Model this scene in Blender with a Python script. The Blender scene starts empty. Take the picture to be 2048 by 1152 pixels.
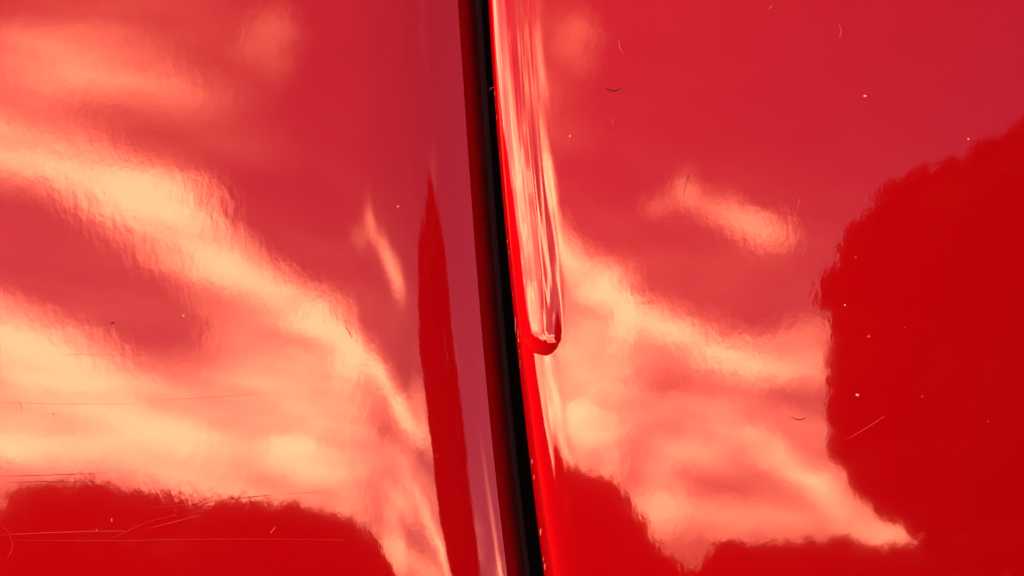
import bpy, bmesh, math, random
import numpy as np
from mathutils import Vector, Matrix, noise as mnoise

sc = bpy.context.scene
R = math.radians
rnd = random.Random(7)

# ------------------------------------------------------------------ camera
CAM_H = 1.15                      # height above the ground
PITCH = R(10)                     # looking slightly down at the car flank
D = 0.50                          # metres from camera to the paint
W = 0.24                          # width of paint in view
cam_d = bpy.data.cameras.new('camera')
cam = bpy.data.objects.new('camera', cam_d)
sc.collection.objects.link(cam)
cam.location = (0, 0, CAM_H)
cam.rotation_euler = (R(90) - PITCH, 0, 0)
cam_d.sensor_width = 36
cam_d.lens = 36 * D / W
cam_d.clip_start = 0.01
cam_d.clip_end = 3000
sc.camera = cam
sc.view_settings.view_transform = 'Standard'
sc.view_settings.look = 'None'
sc.view_settings.gamma = 1
EXPOSURE = 1.6
sc.view_settings.exposure = EXPOSURE

# sky angles: azimuth is measured from the direction behind the camera (-Y),
# negative towards the car's left.  u,v are the sky's own grid, 0.03 x 0.025 deg per unit
A0, KU, KV = 15, 0.03, 0.025
def sky_dir(u, v):
    a = R(1) * (A0 + (u - 2048) * KU); e = R(1) * ((1180 - v) * KV)
    return np.stack([np.sin(a) * np.cos(e), -np.cos(a) * np.cos(e), np.sin(e)], -1)

SUN_AZ, SUN_EL = -92, 12
SUN_A, SUN_E = R(SUN_AZ), R(SUN_EL)
sun_vec = Vector((math.sin(SUN_A) * math.cos(SUN_E), -math.cos(SUN_A) * math.cos(SUN_E), math.sin(SUN_E)))

# ------------------------------------------------------------------ world: evening sky with broken cloud
world = bpy.data.worlds.new('World')
sc.world = world
world.use_nodes = True
wt = world.node_tree
wt.nodes.clear()

class NB:
    def __init__(s, nt): s.nt = nt
    def n(s, t, **kw):
        nd = s.nt.nodes.new(t)
        for k, v in kw.items(): setattr(nd, k, v)
        return nd
    def put(s, sock, v):
        if hasattr(v, 'is_output'): s.nt.links.new(v, sock)
        elif v is not None: sock.default_value = v
    def m(s, op, a, b=None, c=None, clamp=False):
        nd = s.n('ShaderNodeMath', operation=op, use_clamp=clamp)
        s.put(nd.inputs[0], a); s.put(nd.inputs[1], b); s.put(nd.inputs[2], c)
        return nd.outputs[0]
    def vm(s, op, a, b=None, out=0):
        nd = s.n('ShaderNodeVectorMath', operation=op)
        s.put(nd.inputs[0], a); s.put(nd.inputs[1], b)
        return nd.outputs[out]
    def scale(s, a, f):
        nd = s.n('ShaderNodeVectorMath', operation='SCALE')
        s.put(nd.inputs[0], a); s.put(nd.inputs[3], f)
        return nd.outputs[0]
    def comb(s, x, y, z=0.0):
        nd = s.n('ShaderNodeCombineXYZ')
        s.put(nd.inputs[0], x); s.put(nd.inputs[1], y); s.put(nd.inputs[2], z)
        return nd.outputs[0]
    def mr(s, v, a, b, c, d, kind='SMOOTHSTEP'):
        nd = s.n('ShaderNodeMapRange', interpolation_type=kind)
        s.put(nd.inputs[0], v)
        for i, q in enumerate((a, b, c, d)): s.put(nd.inputs[i + 1], q)
        return nd.outputs[0]
    def noise(s, vec, sc_, det=4, rough=.5, out='Fac', dist=0):
        nd = s.n('ShaderNodeTexNoise')
        s.put(nd.inputs['Vector'], vec)
        nd.inputs['Scale'].default_value = sc_; nd.inputs['Detail'].default_value = det
        nd.inputs['Roughness'].default_value = rough; nd.inputs['Distortion'].default_value = dist
        return nd.outputs[out]
    def blob(s, vec, cx, cy, rx, ry, ang):
        nd = s.n('ShaderNodeMapping', vector_type='TEXTURE')
        s.put(nd.inputs['Vector'], vec)
        nd.inputs['Location'].default_value = (cx, cy, 0)
        nd.inputs['Rotation'].default_value = (0, 0, R(ang))
        nd.inputs['Scale'].default_value = (rx, ry, 1)
        l = s.vm('LENGTH', nd.outputs[0], out='Value')
        return s.mr(l, 0.0, 1.9, 1.0, 0.0)

def left(x, y, rx, ry, ang, amp):      # a cloud measured against the door: same sky, other panel
    return (843 + .6 * x - .051 * y, .93 * y + 30, rx * (.6 if abs(ang) < 45 else 1), ry * (1 if abs(ang) < 45 else .6), ang, amp)

CLOUDS = [
    # soft veils: centre u, v, radii, tilt, thickness
    left(-60, 350, 160, 52, 12, .55), left(120, 365, 170, 52, 16, .52), left(300, 415, 150, 66, 22, .6),
    left(440, 490, 130, 54, 28, .48), left(560, 545, 100, 45, 30, .36), 
    left(660, 575, 45, 50, 40, .27), left(722, 660, 36, 80, 8, .3), 
    left(130, 140, 140, 46, 5, .42), left(60, 225, 150, 58, 10, .42), left(310, 190, 130, 46, 0, .27), left(220, 60, 260, 90, 0, .17), left(400, 250, 140, 60, 20, .14),
    left(540, 70, 66, 55, 10, .16),
    left(-60, 700, 190, 80, 22, .5), left(120, 740, 150, 60, 24, .5), left(260, 830, 170, 60, 26, .55),
    left(400, 920, 150, 55, 26, .45), left(30, 900, 150, 60, 12, .45), left(180, 940, 150, 40, 10, .3),
    left(520, 980, 120, 30, 12, .2), left(580, 870, 34, 36, 40, .36), left(620, 930, 25, 40, 50, .25),
    left(500, 720, 210, 125, 20, .36), left(100, 820, 230, 100, 20, .2), left(280, 350, 130, 50, 22, .2), left(390, 460, 170, 60, 32, .17), left(650, 800, 120, 160, 10, .22), left(705, 1000, 40, 60, 0, .3),
    (1205, 560, 24, 40, 0, .14), (1235, 600, 80, 28, 25, .2), (1330, 650, 120, 34, 24, .34), (1440, 690, 110, 34, 18, .3),
    (1580, 710, 120, 50, 5, .3), (1620, 640, 60, 30, -10, .18), (1180, 860, 40, 50, 8, .27),
    (1500, 870, 110, 30, 30, .22), (1580, 930, 110, 30, 40, .28), (1690, 1010, 110, 40, 36, .36), (1790, 1060, 70, 30, 20, .3),
    (1320, 950, 40, 55, 20, .25), (1310, 1020, 50, 50, 10, .28), (1400, 900, 60, 40, 20, .14), (1560, 1040, 140, 40, 5, .2), (1420, 1030, 120, 40, 5, .2),
    (1420, 800, 330, 190, 18, .27), (1280, 720, 180, 160, 0, .12),
    (1325, 390, 60, 24, -20, .26), (1372, 362, 24, 36, 0, .2), (1440, 410, 76, 30, 25, .32), (1520, 450, 58, 40, 30, .4), (1480, 410, 110, 50, 10, .1),
    (1150, 110, 38, 90, 0, .08), 
]
HOLES = [(1165, 425, 45, 65, 0, .22), left(150, 575, 190, 38, 22, .36), left(330, 665, 110, 50, 35, .3), left(-20, 535, 110, 42, 5, .24),
         left(620, 400, 110, 60, 40, .12), (1250, 740, 90, 36, 10, .14), (1480, 590, 140, 40, 12, .12), (1440, 960, 70, 24, 20, .1),
         (1340, 770, 70, 30, 20, .12), (1580, 780, 80, 30, 15, .16)]

b = NB(wt)
tc = b.n('ShaderNodeTexCoord').outputs['Generated']
dirn = b.vm('NORMALIZE', tc)
sx = b.n('ShaderNodeSeparateXYZ'); b.put(sx.inputs[0], dirn)
az = b.m('ARCTAN2', sx.outputs[0], b.m('MULTIPLY', sx.outputs[1], -1.0))
el = b.m('ARCSINE', b.m('MINIMUM', sx.outputs[2], 0.9999))
U = b.m('ADD', b.m('MULTIPLY', az, 180 / math.pi / KU), 2048 - A0 / KU)
V = b.m('SUBTRACT', 1180.0, b.m('MULTIPLY', el, 180 / math.pi / KV))
uv0 = b.comb(U, V)
warp = b.scale(b.vm('SUBTRACT', b.noise(uv0, 0.006, 5, .55, 'Color'), (.5, .5, .5)), 150.0)
warp2 = b.scale(b.vm('SUBTRACT', b.noise(uv0, 0.03, 3, .5, 'Color'), (.5, .5, .5)), 44.0)
flat = b.vm('MULTIPLY', b.vm('ADD', warp, warp2), (1., 1., 0.))
uv = b.vm('ADD', uv0, b.scale(flat, .42))
acc = b.m('ADD', b.mr(U, 2200., 900., .0, .05), b.m('MULTIPLY', b.mr(U, 2700., 1900., .1, 1.), b.mr(V, 150., 950., 0.015, .15)))
for (cx, cy, rx, ry, ang, amp) in CLOUDS:
    acc = b.m('MULTIPLY_ADD', b.blob(uv, cx, cy, rx, ry, ang), amp, acc)
for (cx, cy, rx, ry, ang, amp) in HOLES:
    acc = b.m('MULTIPLY_ADD', b.blob(uv, cx, cy, rx, ry, ang), -amp, acc)
floor_ = b.m('MULTIPLY', b.mr(V, 180., 600., .02, .18), b.mr(U, 2300., 1500., .15, 1.))   # thin veil, denser towards the horizon
acc = b.m('SMOOTH_MAX', acc, floor_, .08)
# the rest of the sky carries the same broken cloud
acc = b.m('MULTIPLY_ADD', b.blob(uv, -1519, 640, 1150, 330, 0), .5, acc)      # glow of the cloud round the low sun
acc = b.m('MULTIPLY_ADD', b.blob(uv, 230, 500, 330, 190, 10), .75, acc)
acc = b.m('MULTIPLY_ADD', b.blob(uv, 500, 890, 250, 110, 0), .6, acc)
acc = b.m('MULTIPLY_ADD', b.blob(uv, 2740, 900, 40, 150, -8), .45, acc)
inview = b.m('MULTIPLY', b.mr(U, 650., 830., 0., 1.), b.mr(U, 2300., 2000., 0., 1.))
tilt = b.n('ShaderNodeMapping'); b.put(tilt.inputs['Vector'], uv)
tilt.inputs['Rotation'].default_value = (0, 0, R(-24)); tilt.inputs['Scale'].default_value = (.35, 1, 1)
fb = b.noise(tilt.outputs[0], 0.0052, 6, .55)
gen = b.m('MULTIPLY', b.mr(fb, .48, .72, 0., .9), b.mr(V, -100., 700., .25, 1.))
gen = b.m('MULTIPLY', gen, b.m('MAXIMUM', b.mr(U, 2500., 2200., 0., 1.), b.mr(V, 650., 1000., .0, 1.)))
gen = b.m('MULTIPLY', gen, b.mr(U, 2300., 1000., .45, 1.))
acc = b.m('ADD', acc, b.m('MULTIPLY', gen, b.m('SUBTRACT', 1.0, inview)))
fine = b.noise(tilt.outputs[0], 0.017, 5, .55)
dens = b.m('MULTIPLY', b.m('MAXIMUM', acc, 0.0), b.mr(fine, .3, .7, .74, 1.24, 'LINEAR'))
dens = b.m('SMOOTH_MIN', dens, 1.08, .25)
CLOUD_GAIN = 7.0
amt = b.m('MULTIPLY', b.m('POWER', dens, 1.6), CLOUD_GAIN)
tint = b.n('ShaderNodeMix', data_type='RGBA'); b.put(tint.inputs[0], b.m('MINIMUM', dens, 1.0))
tint.inputs[6].default_value = (1.0, .80, .42, 1); tint.inputs[7].default_value = (1.0, .84, .385, 1)
cl = b.scale(tint.outputs[2], amt)
sky = b.n('ShaderNodeTexSky', sky_type='NISHITA')
sky.sun_disc = False; sky.sun_elevation = SUN_E
sky.sun_rotation = math.atan2(sun_vec.x, sun_vec.y)
sky.air_density = 1.0; sky.dust_density = .4; sky.ozone_density = 4.0
bg = b.n('ShaderNodeBackground'); b.put(bg.inputs[0], sky.outputs[0]); bg.inputs[1].default_value = 0.12
bg2 = b.n('ShaderNodeBackground'); b.put(bg2.inputs[0], cl); bg2.inputs[1].default_value = 1.0
add = b.n('ShaderNodeAddShader'); b.put(add.inputs[0], bg.outputs[0]); b.put(add.inputs[1], bg2.outputs[0])
out = b.n('ShaderNodeOutputWorld'); b.put(out.inputs[0], add.outputs[0])

sun_d = bpy.data.lights.new('sun', 'SUN')
sun_d.energy = 2.0; sun_d.angle = R(.5); sun_d.color = (1, .72, .45)
sun = bpy.data.objects.new('sun', sun_d); sc.collection.objects.link(sun)
sun.rotation_euler = sun_vec.to_track_quat('Z', 'Y').to_euler()

# ------------------------------------------------------------------ helpers
def link(o, parent=None):
    sc.collection.objects.link(o)
    if parent: o.parent = parent
    return o
def tag(o, label=None, cat=None, group=None, kind=None):
    for k, v in (('label', label), ('category', cat), ('group', group), ('kind', kind)):
        if v: o[k] = v
    return o
def mesh_obj(name, verts, faces, mat, parent=None, smooth=True):
    me = bpy.data.meshes.new(name)
    me.from_pydata([tuple(map(float, v)) for v in verts], [], [tuple(map(int, f)) for f in faces])
    me.materials.append(mat)
    if smooth: me.polygons.foreach_set('use_smooth', [True] * len(me.polygons))
    me.update()
    return link(bpy.data.objects.new(name, me), parent)
def grid_faces(nr, nc, flip=False):
    i = np.arange(nr - 1)[:, None] * nc + np.arange(nc - 1)[None]
    f = np.stack([i, i + nc, i + nc + 1, i + 1], -1).reshape(-1, 4)
    return f[:, ::-1] if flip else f

# local frame (x right, y up, z towards the camera, z = 0 at distance D) to the world
cp, sp = math.cos(PITCH), math.sin(PITCH)
ROT = np.array([[1, 0, 0], [0, sp, -cp], [0, cp, sp]])      # columns: world images of x, y, z
ORI = np.array([0, D * cp, CAM_H - D * sp])
def to_world(P): return P @ ROT.T + ORI
PX = W / 2048
def mx(px): return (np.asarray(px, float) - 1024) * PX
def my(py): return (576 - np.asarray(py, float)) * PX
def lift(X, Y, h):                                            # point of the surface at height h
    k = (D - h) / D
    return np.stack([X * k, Y * k, h + 0 * X], -1)

# ------------------------------------------------------------------ shape of the two panels
def edge_door(py): return np.interp(py, [-600, 0, 150, 400, 500, 700, 850, 1000, 1152, 1800], [880, 917, 929, 944, 953, 969, 983, 999, 1016, 1110])
def edge_wing(py): return np.interp(py, [-600, 0, 150, 330, 480, 640, 800, 930, 1152, 1800], [950, 976, 985, 1000, 1012, 1029, 1046, 1061, 1087, 1180])
def smooth_edge(fn):
    t = np.linspace(-600, 1800, 60)
    c = np.polynomial.Chebyshev.fit(t, fn(t), 6)
    return c
ED, EW = smooth_edge(edge_door), smooth_edge(edge_wing)

def target_pq(px, py, U, V):
    """slopes the paint needs at px,py to mirror the sky at U,V"""
    X, Y = mx(px), my(py)
    d = np.stack([X, Y, -D + 0 * X], -1); d /= np.linalg.norm(d, axis=-1, keepdims=True)
    r = sky_dir(U, V) @ ROT                                   # world -> local
    n = r - d
    return -n[..., 0] / n[..., 2], -n[..., 1] / n[..., 2]

def fit_poly(px, py, U, V, deg=4):
    P, Q = target_pq(px, py, U, V)
    X, Y = mx(px).ravel() * 10, my(py).ravel() * 10
    terms = [(i, j) for i in range(deg + 1) for j in range(deg + 1 - i) if i + j > 0]
    A1 = np.stack([(i * X ** max(i - 1, 0) * Y ** j) * 10 if i else 0 * X for i, j in terms], 1)
    A2 = np.stack([(j * X ** i * Y ** max(j - 1, 0)) * 10 if j else 0 * X for i, j in terms], 1)
    c = np.linalg.lstsq(np.vstack([A1, A2]), np.concatenate([P.ravel(), Q.ravel()]), rcond=None)[0]
    def h(px, py):
        X, Y = mx(px) * 10, my(py) * 10
        return sum(ck * X ** i * Y ** j for ck, (i, j) in zip(c, terms))
    return h

gx, gy = np.meshgrid(np.linspace(1100, 2150, 40), np.linspace(-80, 1230, 40))
H_wing = fit_poly(gx, gy, gx, gy)
gx, gy = np.meshgrid(np.linspace(-100, 680, 40), np.linspace(-80, 1230, 40))
H_door = fit_poly(gx, gy, 843 + .6 * gx - .051 * gy, .93 * gy + 30)

def roll_profile(H, edge, sgn, s_tab, u_tab, smax):
    """extra height over the distance s from the edge so the mirrored azimuth follows the table (at mid height)"""
    s = np.linspace(0, smax, 400)
    py = np.full_like(s, 576.); px = edge(576.) + sgn * s
    U = np.interp(s, s_tab, u_tab)
    k = np.ones(9) / 9
    U = np.convolve(np.pad(U, 4, mode='edge'), k, 'valid')
    e = 1.0
    base = (H(px + e, py) - H(px - e, py)) / (2 * e * PX)
    P, _ = target_pq(px, py, U, py)
    dp = P - base
    dp *= np.clip((smax - s) / (smax * .25), 0, 1)
    ds = (s[1] - s[0]) * PX * sgn
    E = np.concatenate([[0], np.cumsum((dp[1:] + dp[:-1]) / 2 * ds)])
    E -= E[-1]
    return lambda q: np.interp(q, s, E)

E_door = roll_profile(H_door, ED, -1,
    [0, 14, 34, 48, 60, 92, 128, 150, 175, 210, 250, 318, 380, 460],
    [3050, 2850, 2640, 2510, 2400, 1980, 1660, 1580, 1480, 1350, 1270, 1215, 1168, 1120], 420)
E_wing = roll_profile(H_wing, EW, 1,
    [0, 4, 8, 14, 20, 26, 32, 38, 46, 54, 66, 80, 110],
    [-4500, -3300, -2300, -1450, -800, -160, 240, 500, 700, 850, 985, 1075, 1145], 100)

E_wing_hi = roll_profile(H_wing, EW, 1,
    [0, 4, 8, 14, 20, 26, 32, 38, 48, 60, 74, 88, 100, 108, 118],
    [-4500, -3000, -1900, -950, -250, 120, 330, 460, 620, 730, 800, 860, 960, 1090, 1140], 124)
# rounded lip: the last few pixels fall away
def lip(s, r, depth): 
    t = np.clip(1 - s / r, 0, 1)
    return -depth * (1 - np.sqrt(np.maximum(1 - t * t, 0)))

def h_door(px, py):
    s = np.maximum(ED(py) - px, 0)
    return H_door(px, py) + E_door(s) + lip(s, 4, .0006)
def drip(px, py):
    """paint run that ends in a rounded bead"""
    e = EW(py)
    sm = lambda xs, ys: sum(np.interp(py + o, xs, ys) for o in np.linspace(-45, 45, 13)) / 13
    cx = e + sm([-400, 0, 300, 520, 640, 720], [30, 40, 52, 61, 58, 52])
    wr = sm([-400, 0, 300, 520, 620, 660, 720], [30, 38, 40, 43, 41, 37, 36])
    wl = sm([-400, 0, 300, 520, 620, 660, 720], [34, 44, 54, 60, 56, 46, 38])
    amp = sm([-400, 0, 250, 450, 590, 660, 700, 720], [.1, .16, .22, .3, .4, .66, .72, .72])
    dy = np.maximum(py - 664., 0) / 46.
    dx = px - cx
    w = np.where(dx > 0, wr, wl)
    q = np.sqrt((dx / w) ** 2 + dy ** 2)
    t = np.clip(1 - q ** 2.2, 0, 1)
    prof = t ** sm([300, 600, 690], [2.6, 2.2, 1.0])
    wob = 1 + .05 * np.sin(py * .016 + 1) + .04 * np.sin((px - e) * .21 + py * .004)
    return .00095 * amp * prof * wob
def streaks(px, py):
    """sag lines in the paint beside the edge, above the bead"""
    s = px - EW(py)
    m = np.clip((s - 12) / 20, 0, 1) * np.clip((104 - s) / 40, 0, 1) * np.clip((700 - py) / 80, 0, 1)
    k = np.sin(s * .62 + np.sin(py * .006) * 1.3) + .7 * np.sin(s * .37 + py * .004 + 1) + .5 * np.sin(s * .95 - py * .005)
    k = k + .8 * np.sin(s * .23 + 1.7 * np.sin(py * .011 + 2)) * (1 + .3 * np.sin(py * .02))
    return m * k * 6e-6
def h_wing(px, py):
    s = np.maximum(px - EW(py), 0)
    k = np.clip((705 - py) / 150, 0, 1); k = k * k * (3 - 2 * k)
    return H_wing(px, py) + E_wing(s) + k * (E_wing_hi(s) - E_wing(s)) + lip(s, 5, .0009) + drip(px, py) + streaks(px, py)

if __name__ == '__main__' or True:
    pass

# ------------------------------------------------------------------ materials
def new_mat(name):
    m = bpy.data.materials.new(name); m.use_nodes = True
    m.node_tree.nodes.clear()
    return m, NB(m.node_tree)

def make_paint(name, base=(.46, .0003, .003), rough=.035, peel=1.0):
    m, q = new_mat(name)
    tc = q.n('ShaderNodeTexCoord').outputs['Object']
    p = q.n('ShaderNodeBsdfPrincipled')
    p.inputs['Base Color'].default_value = (*base, 1)
    p.inputs['Roughness'].default_value = .5
    p.inputs['Specular IOR Level'].default_value = 0
    gr = q.n('ShaderNodeMix', data_type='RGBA'); q.put(gr.inputs[0], q.mr(q.noise(tc, 3800, 2, .6), .3, .7, 0., 1., 'LINEAR'))
    gr.inputs[6].default_value = (base[0] * .93, base[1], base[2], 1); gr.inputs[7].default_value = (base[0] * 1.07, base[1], base[2], 1)
    q.put(p.inputs['Base Color'], gr.outputs[2])
    # tinted lacquer over the pigment: a red mirror under a clear one
    g = q.n('ShaderNodeBsdfAnisotropic') if False else q.n('ShaderNodeBsdfGlossy')
    g.inputs['Color'].default_value = (1.0, .03, .02, 1); g.inputs['Roughness'].default_value = rough
    g2 = q.n('ShaderNodeBsdfGlossy'); g2.inputs['Color'].default_value = (1, 1, 1, 1); g2.inputs['Roughness'].default_value = rough
    mp = q.n('ShaderNodeMapping'); q.put(mp.inputs['Vector'], tc); mp.inputs['Scale'].default_value = (1, 1, .55)
    n1 = q.m('MULTIPLY', q.noise(mp.outputs[0], 430, 2, .5), q.mr(q.noise(tc, 26, 3, .5), .3, .7, .45, 1.9))
    n2 = q.noise(tc, 1500, 2, .5)
    hgt = q.m('ADD', q.m('MULTIPLY', n1, 1.0), q.m('MULTIPLY', n2, .18))
    bp = q.n('ShaderNodeBump'); bp.inputs['Strength'].default_value = 1.0; bp.inputs['Distance'].default_value = .55e-5 * peel
    q.put(bp.inputs['Height'], hgt)
    for nd in (g, g2): q.put(nd.inputs['Normal'], bp.outputs[0])
    fr = q.n('ShaderNodeFresnel'); fr.inputs['IOR'].default_value = 1.4
    q.put(fr.inputs['Normal'], bp.outputs[0])
    a = q.n('ShaderNodeMixShader'); a.inputs[0].default_value = .06
    q.put(a.inputs[1], p.outputs[0]); q.put(a.inputs[2], g.outputs[0])
    c = q.n('ShaderNodeMixShader'); q.put(c.inputs[0], fr.outputs[0])
    q.put(c.inputs[1], a.outputs[0]); q.put(c.inputs[2], g2.outputs[0])
    o = q.n('ShaderNodeOutputMaterial'); q.put(o.inputs[0], c.outputs[0])
    return m

def plain(name, col, rough=.7, spec=.3, bump=None, var=None):
    m, q = new_mat(name)
    p = q.n('ShaderNodeBsdfPrincipled')
    p.inputs['Base Color'].default_value = (*col, 1)
    p.inputs['Roughness'].default_value = rough; p.inputs['Specular IOR Level'].default_value = spec
    tc = q.n('ShaderNodeTexCoord').outputs['Object']
    if var:
        mx_ = q.n('ShaderNodeMix', data_type='RGBA'); q.put(mx_.inputs[0], q.noise(tc, var[0], 5, .6))
        mx_.inputs[6].default_value = (*col, 1); mx_.inputs[7].default_value = (*var[1], 1)
        q.put(p.inputs['Base Color'], mx_.outputs[2])
    if bump:
        bp = q.n('ShaderNodeBump'); bp.inputs['Distance'].default_value = bump[1]
        q.put(bp.inputs['Height'], q.noise(tc, bump[0], 4)); q.put(p.inputs['Normal'], bp.outputs[0])
    o = q.n('ShaderNodeOutputMaterial'); q.put(o.inputs[0], p.outputs[0])
    return m

PAINT = make_paint('red_car_paint')
PAINT_EDGE = make_paint('red_paint_in_gap', rough=.22, peel=1.5)
SEAL_BLACK = plain('added_seal_black', (.014, .005, .006), .95, .0, (900, 2e-5))  # maroon black, standing in for the shade deep in the gap
DARK = plain('gap_backing_dark', (.03, .008, .010), .9, .0, (500, 2e-5))  # added backing, its dark tone stands for shade inside the gap
PRIMER = plain('pale_primer', (.7, .26, .17), .4, .5)
DUST = plain('pale_dust_grain', (.8, .42, .28), .8, .2)
LINT = plain('dark_lint', (.10, .004, .01), .8, .1)
LINT_PALE = plain('pale_lint', (.55, .035, .04), .6, .3)
SCR = plain('pale_scratch', (.62, .035, .025), .45, .4)
SCR_F = plain('faint_scratch', (.52, .01, .012), .35, .3)
SCR_D = plain('dark_scratch', (.20, .01, .008), .6, .2)
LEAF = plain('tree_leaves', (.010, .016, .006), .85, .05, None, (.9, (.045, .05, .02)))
LEAF_HAZED = plain('hazed_far_leaves', (.05, .05, .035), .9, .02, None, (.5, (.09, .08, .06)))  # distance haze put into the leaf colour as a lighter tone
CORE = plain('crown_shade', (.012, .016, .007), .9, 0)
BARK = plain('tree_bark', (.04, .03, .022), .9, .05, (20, .01))
GRASS = plain('dark_meadow', (.02, .024, .01), .95, .02, (3, .02), (.4, (.03, .026, .014)))

# ------------------------------------------------------------------ the car: door, front wing, gap between them
car = bpy.data.objects.new('car', None); link(car)
car.location = tuple(ORI)
tag(car, 'glossy red car body with a narrow panel gap, mirroring sunset clouds and trees', 'car')
car.empty_display_size = .05
INV = Vector(ORI)
def body(name, P, faces, mat, parent=car, **kw):
    return mesh_obj(name, to_world(P) - (ORI if parent is car else ORI), faces, mat, parent, **kw)

rows = np.concatenate([np.arange(-560, -40, 26), np.arange(-40, 560, 5), np.arange(560, 740, 2), np.arange(740, 1200, 5), np.arange(1200, 1760, 26)]).astype(float)
# door: columns by distance from its edge, then hem and return wall into the gap
s_cols = np.concatenate([np.arange(0, 8, .5), np.arange(8, 40, 2), np.arange(40, 460, 4), np.arange(460, 1700, 20)])[::-1]
SS, YY = np.meshgrid(s_cols, rows)
XX = ED(YY) - SS
Hd = h_door(XX, YY)
Pd = lift(mx(XX), my(YY), Hd)
# wall: dips back and to the right of the edge
wall_off = np.array([.5, 1, 3, 8, 14, 21, 28, 34, 40, 46])
wall_dep = np.array([.2, .4, 1, 2.4, 4.8, 8.5, 14, 22, 33, 47]) * 1e-3
Pw = lift(mx(ED(rows)[:, None] + wall_off[None]), my(rows)[:, None] + 0 * wall_off[None], Hd[:, -1][:, None] - wall_dep[None])
# door skin
door = body('door_panel', Pd.reshape(-1, 3), grid_faces(*SS.shape), PAINT)
door['label'] = 'red door skin left of the gap'
Pjoin = np.concatenate([Pd[:, -1:], Pw], 1)
wall = body('door_edge', Pjoin.reshape(-1, 3), grid_faces(len(rows), Pjoin.shape[1]), PAINT_EDGE)
wall['label'] = 'red edge of the door turning into the dark gap'

# wing: its edge faces left, away from the camera's side
s2 = np.concatenate([np.arange(0, 10, .5), np.arange(10, 140, 2), np.arange(140, 300, 8), np.arange(300, 1800, 20)])
SS2, YY2 = np.meshgrid(s2, rows)
XX2 = EW(YY2) + SS2
Hw = h_wing(XX2, YY2)
Pg = lift(mx(XX2), my(YY2), Hw)
back = Pg[:, :1].copy()
hem = np.concatenate([back + np.array([[-.0000, 0, -.02]]), back + np.array([[0.0000, 0, -.003]])], 1)
Pg = np.concatenate([hem, Pg], 1)
wing = body('wing_panel', Pg.reshape(-1, 3), grid_faces(*Pg.shape[:2]), PAINT)
wing['label'] = 'red wing panel right of the gap with a paint run on its edge'

# unseen seal added at the bottom of the gap, so that it goes black
t = np.linspace(0, 2 * math.pi, 13)[:-1]
yy = np.linspace(-560, 1760, 40)
ring = []
for y in yy:
    c = np.array([mx((ED(y) + EW(y)) / 2 + 30), my(y), float(h_door(ED(y), y)) - .048])
    ring.append(c[None] + np.stack([np.cos(t) * .009, 0 * t, np.sin(t) * .006], 1))
ring = np.array(ring)
fs = []
for i in range(len(yy) - 1):
    for j in range(12):
        fs.append((i * 12 + j, i * 12 + (j + 1) % 12, (i + 1) * 12 + (j + 1) % 12, (i + 1) * 12 + j))
body('added_seal', ring.reshape(-1, 3), fs, SEAL_BLACK)
# dark backing added behind both skins to block light in the gap
ix = np.linspace(-700, 2700, 30); iy = np.linspace(-560, 1760, 20)
IX, IY = np.meshgrid(ix, iy)
IH = np.where(IX < 1000, H_door(IX, IY), H_wing(IX, IY)) 
IH = np.minimum(IH, H_wing(IX, IY)) - .06
body('gap_backing', lift(mx(IX), my(IY), IH).reshape(-1, 3), grid_faces(*IX.shape), DARK)

# ------------------------------------------------------------------ things lying on the paint
def surf(px, py):
    px, py = np.asarray(px, float), np.asarray(py, float)
    h = np.where(px < ED(py), h_door(px, py), h_wing(px, py))
    return lift(mx(px), my(py), h)
def surf_n(px, py):
    e = 1.5
    a = surf(px + e, py) - surf(px - e, py); c = surf(px, py - e) - surf(px, py + e)
    n = np.cross(a, c); return n / np.linalg.norm(n, axis=-1, keepdims=True)

def strand(name, pts, wid, mat, parent, proud=.4, sides=5, taper=True, nsub=14):
    """thin round strand following the paint; widths in pixels of the 2048 frame"""
    pts = np.array(pts, float)
    tt = np.linspace(0, len(pts) - 1, nsub)
    # catmull style smoothing
    c = np.stack([np.interp(tt, range(len(pts)), pts[:, k]) for k in (0, 1)], 1)
    for _ in range(2):
        c[1:-1] = (c[:-2] + 2 * c[1:-1] + c[2:]) / 4
    P = surf(c[:, 0], c[:, 1]); N = surf_n(c[:, 0], c[:, 1])
    T = np.gradient(P, axis=0); T /= np.linalg.norm(T, axis=1, keepdims=True)
    B = np.cross(T, N)
    r = wid * PX / 2 * (.8 if parent is not None else 1) * np.ones(nsub)
    if taper: r = r * (.25 + .75 * np.sin(np.linspace(0, math.pi, nsub)) ** .6)
    a = np.linspace(0, 2 * math.pi, sides + 1)[:-1]
    V_ = (P + N * (r * proud)[:, None])[:, None] + B[:, None] * (np.cos(a)[None, :, None] * r[:, None, None]) + N[:, None] * (np.sin(a)[None, :, None] * r[:, None, None] * (.6 if proud > .2 else .35))
    F = []
    for i in range(nsub - 1):
        for j in range(sides): F.append((i * sides + j, i * sides + (j + 1) % sides, (i + 1) * sides + (j + 1) % sides, (i + 1) * sides + j))
    F.append(tuple(range(sides))); F.append(tuple(range((nsub - 1) * sides, nsub * sides))[::-1])
    V_ = to_world(V_.reshape(-1, 3))
    if parent is None:
        c0 = V_.mean(0)
        o = mesh_obj(name, V_ - c0, F, mat); o.location = tuple(c0)
    else:
        o = mesh_obj(name, V_ - ORI, F, mat, parent)
    return o
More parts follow.
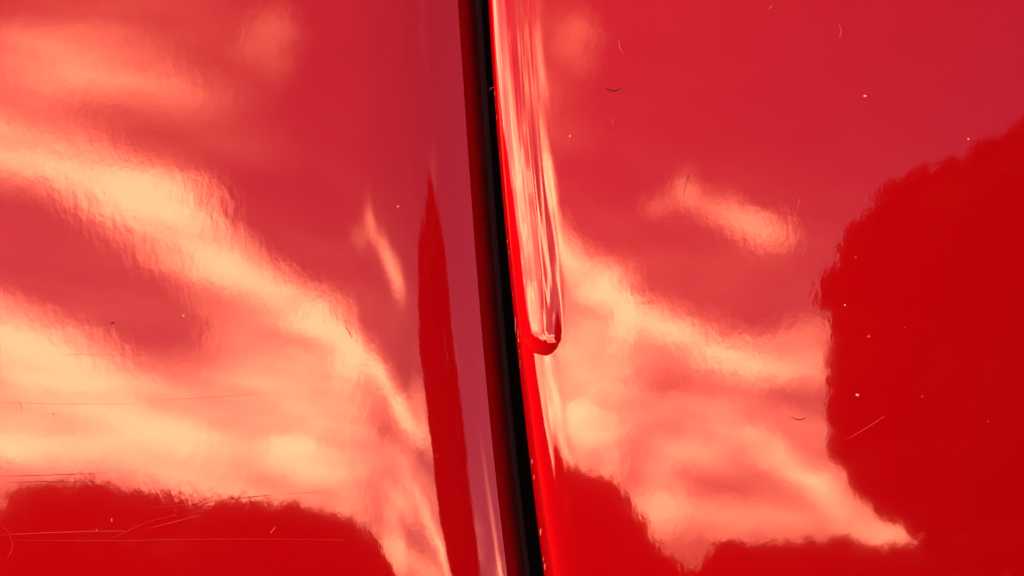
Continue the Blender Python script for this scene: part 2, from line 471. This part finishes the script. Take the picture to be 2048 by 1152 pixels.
def grain(name, px, py, wx, wy, ang, mat, parent=None, seed=0):
    rr = random.Random(seed + int(px * 7 + py))
    bm = bmesh.new(); bmesh.ops.create_icosphere(bm, subdivisions=1, radius=1)
    for v in bm.verts: v.co *= rr.uniform(.75, 1.2)
    ca, sa = math.cos(R(ang)), math.sin(R(ang))
    P = surf(px, py); N = Vector(surf_n(px, py))
    tx = Vector((1, 0, 0)); tx = (tx - N * tx.dot(N)).normalized(); ty = N.cross(tx)
    q = Matrix((tx, ty, N)).transposed()
    vs = []
    if parent is None: wx, wy = wx * .7, wy * .7
    else: wx = wx * .7
    for v in bm.verts:
        x, y, z = v.co.x * wx * PX / 2, v.co.y * wy * PX / 2, v.co.z * min(wx, wy) * PX * .22
        x, y = x * ca + y * sa, -x * sa + y * ca
        vs.append(np.array(q @ Vector((x, y, z))) + P)
    fs = [[v.index for v in f.verts] for f in bm.faces]; bm.free()
    V_ = to_world(np.array(vs))
    if parent is None:
        c0 = V_.mean(0); o = mesh_obj(name, V_ - c0, fs, mat, smooth=False); o.location = tuple(c0)
    else: o = mesh_obj(name, V_ - ORI, fs, mat, parent, smooth=False)
    return o

DETAILS = True
if DETAILS:
    # lint
    for pts, w, m_, lab in (
        ([(1208, 174), (1220, 181), (1232, 182), (1243, 174)], 2.2, LINT, 'dark curved lint fibre on the upper right panel, the larger of two'),
        ([(1582, 833), (1592, 839), (1603, 840), (1612, 834)], 1.8, LINT, 'thin dark curved lint fibre over the bright cloud reflection on the right'),
        ([(1238, 80), (1240, 95), (1248, 108)], 1.6, LINT_PALE, 'pale hair fibre high on the right panel beside the gap'),
        ([(1678, 48), (1684, 62), (1679, 76)], 1.6, LINT_PALE, 'pale hair fibre near the upper right of the panel'),
        ([(1537, 18), (1543, 14), (1545, 11)], 2.4, LINT_PALE, 'tiny pale fibre at the top of the right panel'),
        ([(1220, 238), (1226, 242), (1227, 249)], 1.8, LINT_PALE, 'short pale fibre below the dark curved lint'),
        ([(1056, 75), (1066, 86), (1074, 95)], 1.5, LINT_PALE, 'pale slanting fibre on the streaked edge right of the gap'),
        ([(1365, 395), (1372, 370), (1378, 345)], 1.3, LINT, 'hair-thin dark fibre across the small orange cloud reflection'),
        ([(690, 652), (698, 664), (704, 678)], 1.6, LINT, 'thin dark fibre on the left panel beside the bright cloud edge'),
    ):
        tag(strand('lint_fibre', pts, w, m_, None), lab, 'lint fibre', 'lint fibres on the paint')
    for (px, py, wx, wy, an, m_, lab) in (
        (225, 646, 15, 5, -25, LINT, 'dark elongated grit grain on the left panel'),
        (1730, 192, 11, 6, 0, DUST, 'bright pale dust grain, the largest on the upper right panel'),
        (1140, 272, 5, 6, 0, DUST, 'small pale dust grain just right of the streaked edge'),
        (367, 631, 5, 5, 0, DUST, 'small pale dust grain on the left panel above the coral cloud'),
        (1715, 790, 13, 7, 15, DUST, 'pale oval dust grain on the dark tree reflection'),
        (1738, 673, 9, 8, 0, SCR, 'dull orange dust grain inside the tree reflection'),
        (1690, 610, 5, 5, 0, DUST, 'small pale dust grain upper left in the tree reflection'),
        (1976, 843, 6, 5, 0, SCR, 'small dull dust grain at the far right'),
        (796, 413, 6, 5, 0, DUST, 'small pale dust grain beside the tip of the dark strip'),
        (224, 1040, 6, 13, 0, SCR, 'pale upright fleck in the dark hill reflection at lower left'),
        (194, 1060, 6, 6, 0, SCR, 'round fleck on the long scratch at lower left'),
        (1845, 793, 5, 5, 0, SCR, 'tiny dull dust grain in the middle of the tree reflection'),
        (1712, 514, 5, 5, 0, SCR, 'tiny dull dust grain at the left rim of the tree reflection'),
        (1937, 278, 6, 4, 0, DUST, 'tiny pale dust grain at the upper rim of the tree reflection'),
        (107, 828, 5, 5, 0, SCR_D, 'tiny brown fleck on the lower bright cloud at far left'),
        (1810, 655, 5, 4, 0, SCR, 'faint grain right of the orange one in the tree reflection'),
        (874, 912, 5, 6, 0, SCR, 'faint grain on the dark strip of the left panel'),
    ):
        tag(grain('dust_grain', px, py, wx, wy, an, m_), lab, 'dust grain', 'dust grains on the paint')
    # scratches are part of the door skin
    for pts, w, m_ in (
        ([(143, 577), (165, 583), (186, 590)], 2.6, SCR), ([(0, 953), (100, 950), (209, 946)], 1.8, SCR_D),
        ([(18, 965), (110, 962), (210, 966)], 1.6, SCR_D), ([(430, 999), (500, 994), (552, 989)], 1.8, SCR_D),
        ([(280, 1018), (420, 1004), (552, 990)], 1.0, SCR_F), ([(0, 1070), (100, 1065), (196, 1062), (250, 1062)], 1.5, SCR),
        ([(0, 1080), (200, 1082), (470, 1077), (690, 1080)], .9, SCR_F), ([(208, 1082), (250, 1066), (290, 1044), (352, 1030)], 1.0, SCR_F),
        ([(560, 989), (600, 986), (650, 984)], 1.2, SCR_D), ([(300, 1056), (340, 1046), (400, 1030)], 1.1, SCR),
        ([(0, 1046), (20, 1066), (28, 1098), (10, 1120)], .9, SCR_F),
        ([(540, 1067), (552, 1053)], 1.6, SCR),
        ([(38, 797), (42, 812), (44, 830)], 1.2, SCR), ([(0, 805), (120, 808), (280, 808)], .9, SCR_D), ([(130, 709), (190, 710), (250, 710)], .9, SCR_D),
        ([(196, 478), (216, 482), (236, 486)], 1.2, SCR), ([(320, 800), (420, 795), (520, 788)], .8, SCR_D),
    ):
        strand('scratch', pts, w, m_, car, proud=.05, nsub=12)
    for pts, w, m_ in (([(1692, 880), (1730, 858), (1770, 832)], 1.5, SCR), ([(1600, 396), (1594, 420)], 1.0, SCR),):
        strand('scratch', pts, w, m_, car, proud=.05, nsub=8)
    # chips and nicks along the wing's lip
    for (y0, y1, off, w) in ((628, 668, 1.5, 4), (676, 686, 4, 5), (478, 486, 1.5, 2.5), (500, 510, 3, 2), (182, 192, 1.0, 3), (208, 216, 1.5, 2),
                             (230, 240, 2, 2), (306, 312, 2, 2.5), (584, 592, 3, 2), (700, 706, 4, 3), (916, 930, 4, 6), (948, 962, 4.5, 4),
                             (1056, 1074, 4, 7), (1112, 1124, 3, 4), (1125, 1142, 4, 6), (655, 676, 5, 2), (718, 742, 2, 2)):
        ym = (y0 + y1) / 2
        grain('paint_chip', float(EW(ym)) + off, ym, w, (y1 - y0), 5, PRIMER, car)
    # hair poking from the gap
    o = strand('lint_fibre', [(990, 174), (982, 176), (979, 182)], 1.4, LINT_PALE, None)
    tag(o, 'pale curled fibre caught on the rim of the gap near the top', 'lint fibre', 'lint fibres on the paint')

# ------------------------------------------------------------------ the place the paint mirrors: ground and trees
n = 48
gv, gf = [(0, 0, 0)], []
rad = [3, 8, 20, 50, 120, 300, 800, 2000]
for r_ in rad:
    for k in range(n):
        a = 2 * math.pi * k / n
        gv.append((r_ * math.cos(a), r_ * math.sin(a), 0))
for k in range(n): gf.append((0, 1 + k, 1 + (k + 1) % n))
for i in range(len(rad) - 1):
    for k in range(n):
        a_, b_ = 1 + i * n + k, 1 + i * n + (k + 1) % n
        gf.append((a_, a_ + n, b_ + n, b_))
tag(mesh_obj('ground', gv, gf, GRASS), kind='structure')

def leaf_cloud(clumps, per, size, rr):
    """quads scattered through each clump (centre, radii)"""
    vs = []; 
    for (c, rad_) in clumps:
        for _ in range(per):
            d = Vector((rr.gauss(0, 1), rr.gauss(0, 1), rr.gauss(0, 1))).normalized()
            p = Vector(c) + Vector((d.x * rad_[0], d.y * rad_[1], d.z * rad_[2])) * rr.uniform(.55, 1.08)
            a = Vector((rr.gauss(0, 1), rr.gauss(0, 1), rr.gauss(0, 1))).normalized() * size * rr.uniform(.6, 1.2)
            bq = a.cross(Vector((rr.gauss(0, 1), rr.gauss(0, 1), rr.gauss(0, 1)))).normalized() * size * .5
            vs += [p - a, p + bq, p + a, p - bq]
    fs = [(i, i + 1, i + 2, i + 3) for i in range(0, len(vs), 4)]
    return vs, fs
def core_mesh(clumps, rr, f=.88):
    vs, fs = [], []
    for (c, rad_) in clumps:
        bm = bmesh.new(); bmesh.ops.create_icosphere(bm, subdivisions=2, radius=1)
        o0 = len(vs)
        off = Vector((rr.uniform(0, 99), 0, 0))
        for v in bm.verts:
            k = f * (1 + .25 * mnoise.noise(v.co * 1.7 + off))
            vs.append((c[0] + v.co.x * rad_[0] * k, c[1] + v.co.y * rad_[1] * k, c[2] + v.co.z * rad_[2] * k))
        fs += [tuple(o0 + v.index for v in fc.verts) for fc in bm.faces]
        bm.free()
    return vs, fs
def trunk_mesh(h, r0, rr, lean=0):
    vs, fs = [], []
    k = 8
    for i in range(9):
        t_ = i / 8; r_ = r0 * (1 - .6 * t_) * (1.35 if i == 0 else 1)
        for j in range(k):
            a = 2 * math.pi * j / k
            vs.append((lean * t_ + r_ * math.cos(a), .1 * math.sin(t_ * 3) + r_ * math.sin(a), h * t_))
    for i in range(8):
        for j in range(k): fs.append((i * k + j, i * k + (j + 1) % k, (i + 1) * k + (j + 1) % k, (i + 1) * k + j))
    return vs, fs
def make_tree(clumps, base, label, group, th, r0, per, leaf, seed, mat=None):
    rr = random.Random(seed)
    root = bpy.data.objects.new('tree', None); link(root); root.location = base
    tag(root, label, 'tree', group)
    mesh_obj('trunk', *trunk_mesh(th, r0, rr), BARK, root)
    cl_ = [((c[0] - base[0], c[1] - base[1], c[2] - base[2]), r_) for c, r_ in clumps]
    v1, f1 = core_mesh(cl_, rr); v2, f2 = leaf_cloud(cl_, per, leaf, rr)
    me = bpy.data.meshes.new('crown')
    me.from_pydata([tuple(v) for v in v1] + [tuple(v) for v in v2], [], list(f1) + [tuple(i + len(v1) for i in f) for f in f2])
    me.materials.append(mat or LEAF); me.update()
    link(bpy.data.objects.new('crown', me), root)
    return root

def at(u, v, dist):
    d = sky_dir(np.array(float(u)), np.array(float(v)))
    k = dist / math.hypot(d[0], d[1])
    return Vector(d * k) + Vector((0, 0, CAM_H))
DEG, DEGV = KU * math.pi / 180, KV * math.pi / 180
# the big tree behind the photographer
DT = 13.0
big = [(2150, 310, 110, 70), (2150, 350, 150, 100), (1930, 455, 110, 90), (2060, 390, 150, 110), (1860, 460, 120, 100), (1668, 560, 22, 10), (1790, 520, 90, 80), (1780, 610, 110, 80),
       (1770, 720, 105, 90), (1765, 830, 100, 70), (1735, 900, 62, 42), (1775, 955, 60, 45), (1815, 1005, 60, 45), (1880, 640, 160, 140), (1900, 800, 170, 140), (2050, 600, 180, 200),
       (2050, 850, 180, 170), (1930, 950, 140, 90), (2010, 1050, 120, 90), (2290, 410, 130, 130), (2300, 650, 140, 170),
       (2280, 850, 140, 150), (2200, 1000, 150, 110), (1905, 1040, 75, 60), (2160, 1100, 130, 60), (2030, 1120, 150, 50)]
cl_ = []
for k in range(26):
    t_ = rnd.uniform(0, 1)
    big.append((np.interp(t_, [0, .3, .5, .7, 1], [2000, 1830, 1720, 1670, 1700]) + rnd.uniform(-10, 25), np.interp(t_, [0, .3, .5, .7, 1], [345, 385, 470, 640, 890]) + rnd.uniform(-5, 30), rnd.uniform(14, 34), rnd.uniform(14, 34)))
for (u, v, ru, rv) in big:
    s_ = DT * DEG
    cl_.append((tuple(at(u, v, DT + rnd.uniform(-.8, .8))), (ru * s_, rnd.uniform(.8, 1.5), rv * DT * DEGV * 1.1)))
bp_ = at(2080, 1100, DT)
make_tree(cl_, (bp_.x, bp_.y, 0), 'large round crowned tree mirrored as the dark mass on the right panel', None, 5, .3, 2600, .07, 3)

# distant row of trees: skyline (u, v, half width) at about 40 m
skyline = [(560, 1000, 80), (640, 1020, 70), (720, 1040, 60), (790, 1000, 55), (850, 950, 48), (905, 937, 48), (960, 938, 44), (1010, 944, 44), (1060, 952, 42),
           (1105, 945, 44), (1150, 945, 40), (1200, 953, 38), (1232, 990, 26), (1262, 1040, 22), (1294, 1085, 22), (1328, 1118, 20),
           (1378, 1146, 20), (1420, 1110, 20), (1455, 1078, 34), (1510, 1084, 34), (1565, 1080, 34), (1620, 1078, 36), (1680, 1074, 36),
           (1740, 1092, 36), (1800, 1090, 36), (1870, 1080, 40), (1950, 1080, 40),
           (2330, 1100, 60), (2430, 1110, 60), (2540, 1120, 60), (2660, 1110, 70), (2790, 1115, 70), (2930, 1100, 80),
           (460, 960, 90), (350, 930, 90), (220, 900, 100), (80, 860, 110), (-80, 820, 120), (-260, 780, 130), (-460, 760, 140), (-680, 760, 150), (-920, 800, 150), (-1180, 850, 160), (-1450, 860, 170)]
for i, (u, v, hw) in enumerate(skyline):
    rr = random.Random(100 + i)
    dd = rr.uniform(36, 44)
    top = at(u, v, dd); s_ = dd * DEG
    H_ = top.z
    cl_ = []
    for k in range(5):
        fr_ = k / 4
        wz = hw * s_ * 1.25 * (1.0 + .25 * math.sin(fr_ * 3))
        z = H_ * (.12 + .68 * fr_)
        cu = u + rr.uniform(-.25, .25) * hw
        c = at(cu, v, dd + rr.uniform(-1, 1))
        f_ = 1.2 if k < 4 else 1.0
        cl_.append(((c.x, c.y, z), (wz * f_, wz * f_, H_ * .2 if k < 4 else H_ * .2)))
    lab = ('distant tree mirrored low on the left panel in the dark skyline' if u < 1100 and u > 700 else
           'distant tree of the dark slope mirrored low on the right panel beside the gap' if 1100 <= u < 1360 else
           'distant tree in the low dark band mirrored along the lower right of the paint' if 1360 <= u < 2000 else
           'distant tree mirrored only in the rolled edges beside the gap')
    make_tree(cl_, (top.x, top.y, 0), lab, lab.replace('distant tree ', 'distant trees '), H_ * .6, .15, 300, .2, 200 + i, LEAF_HAZED)
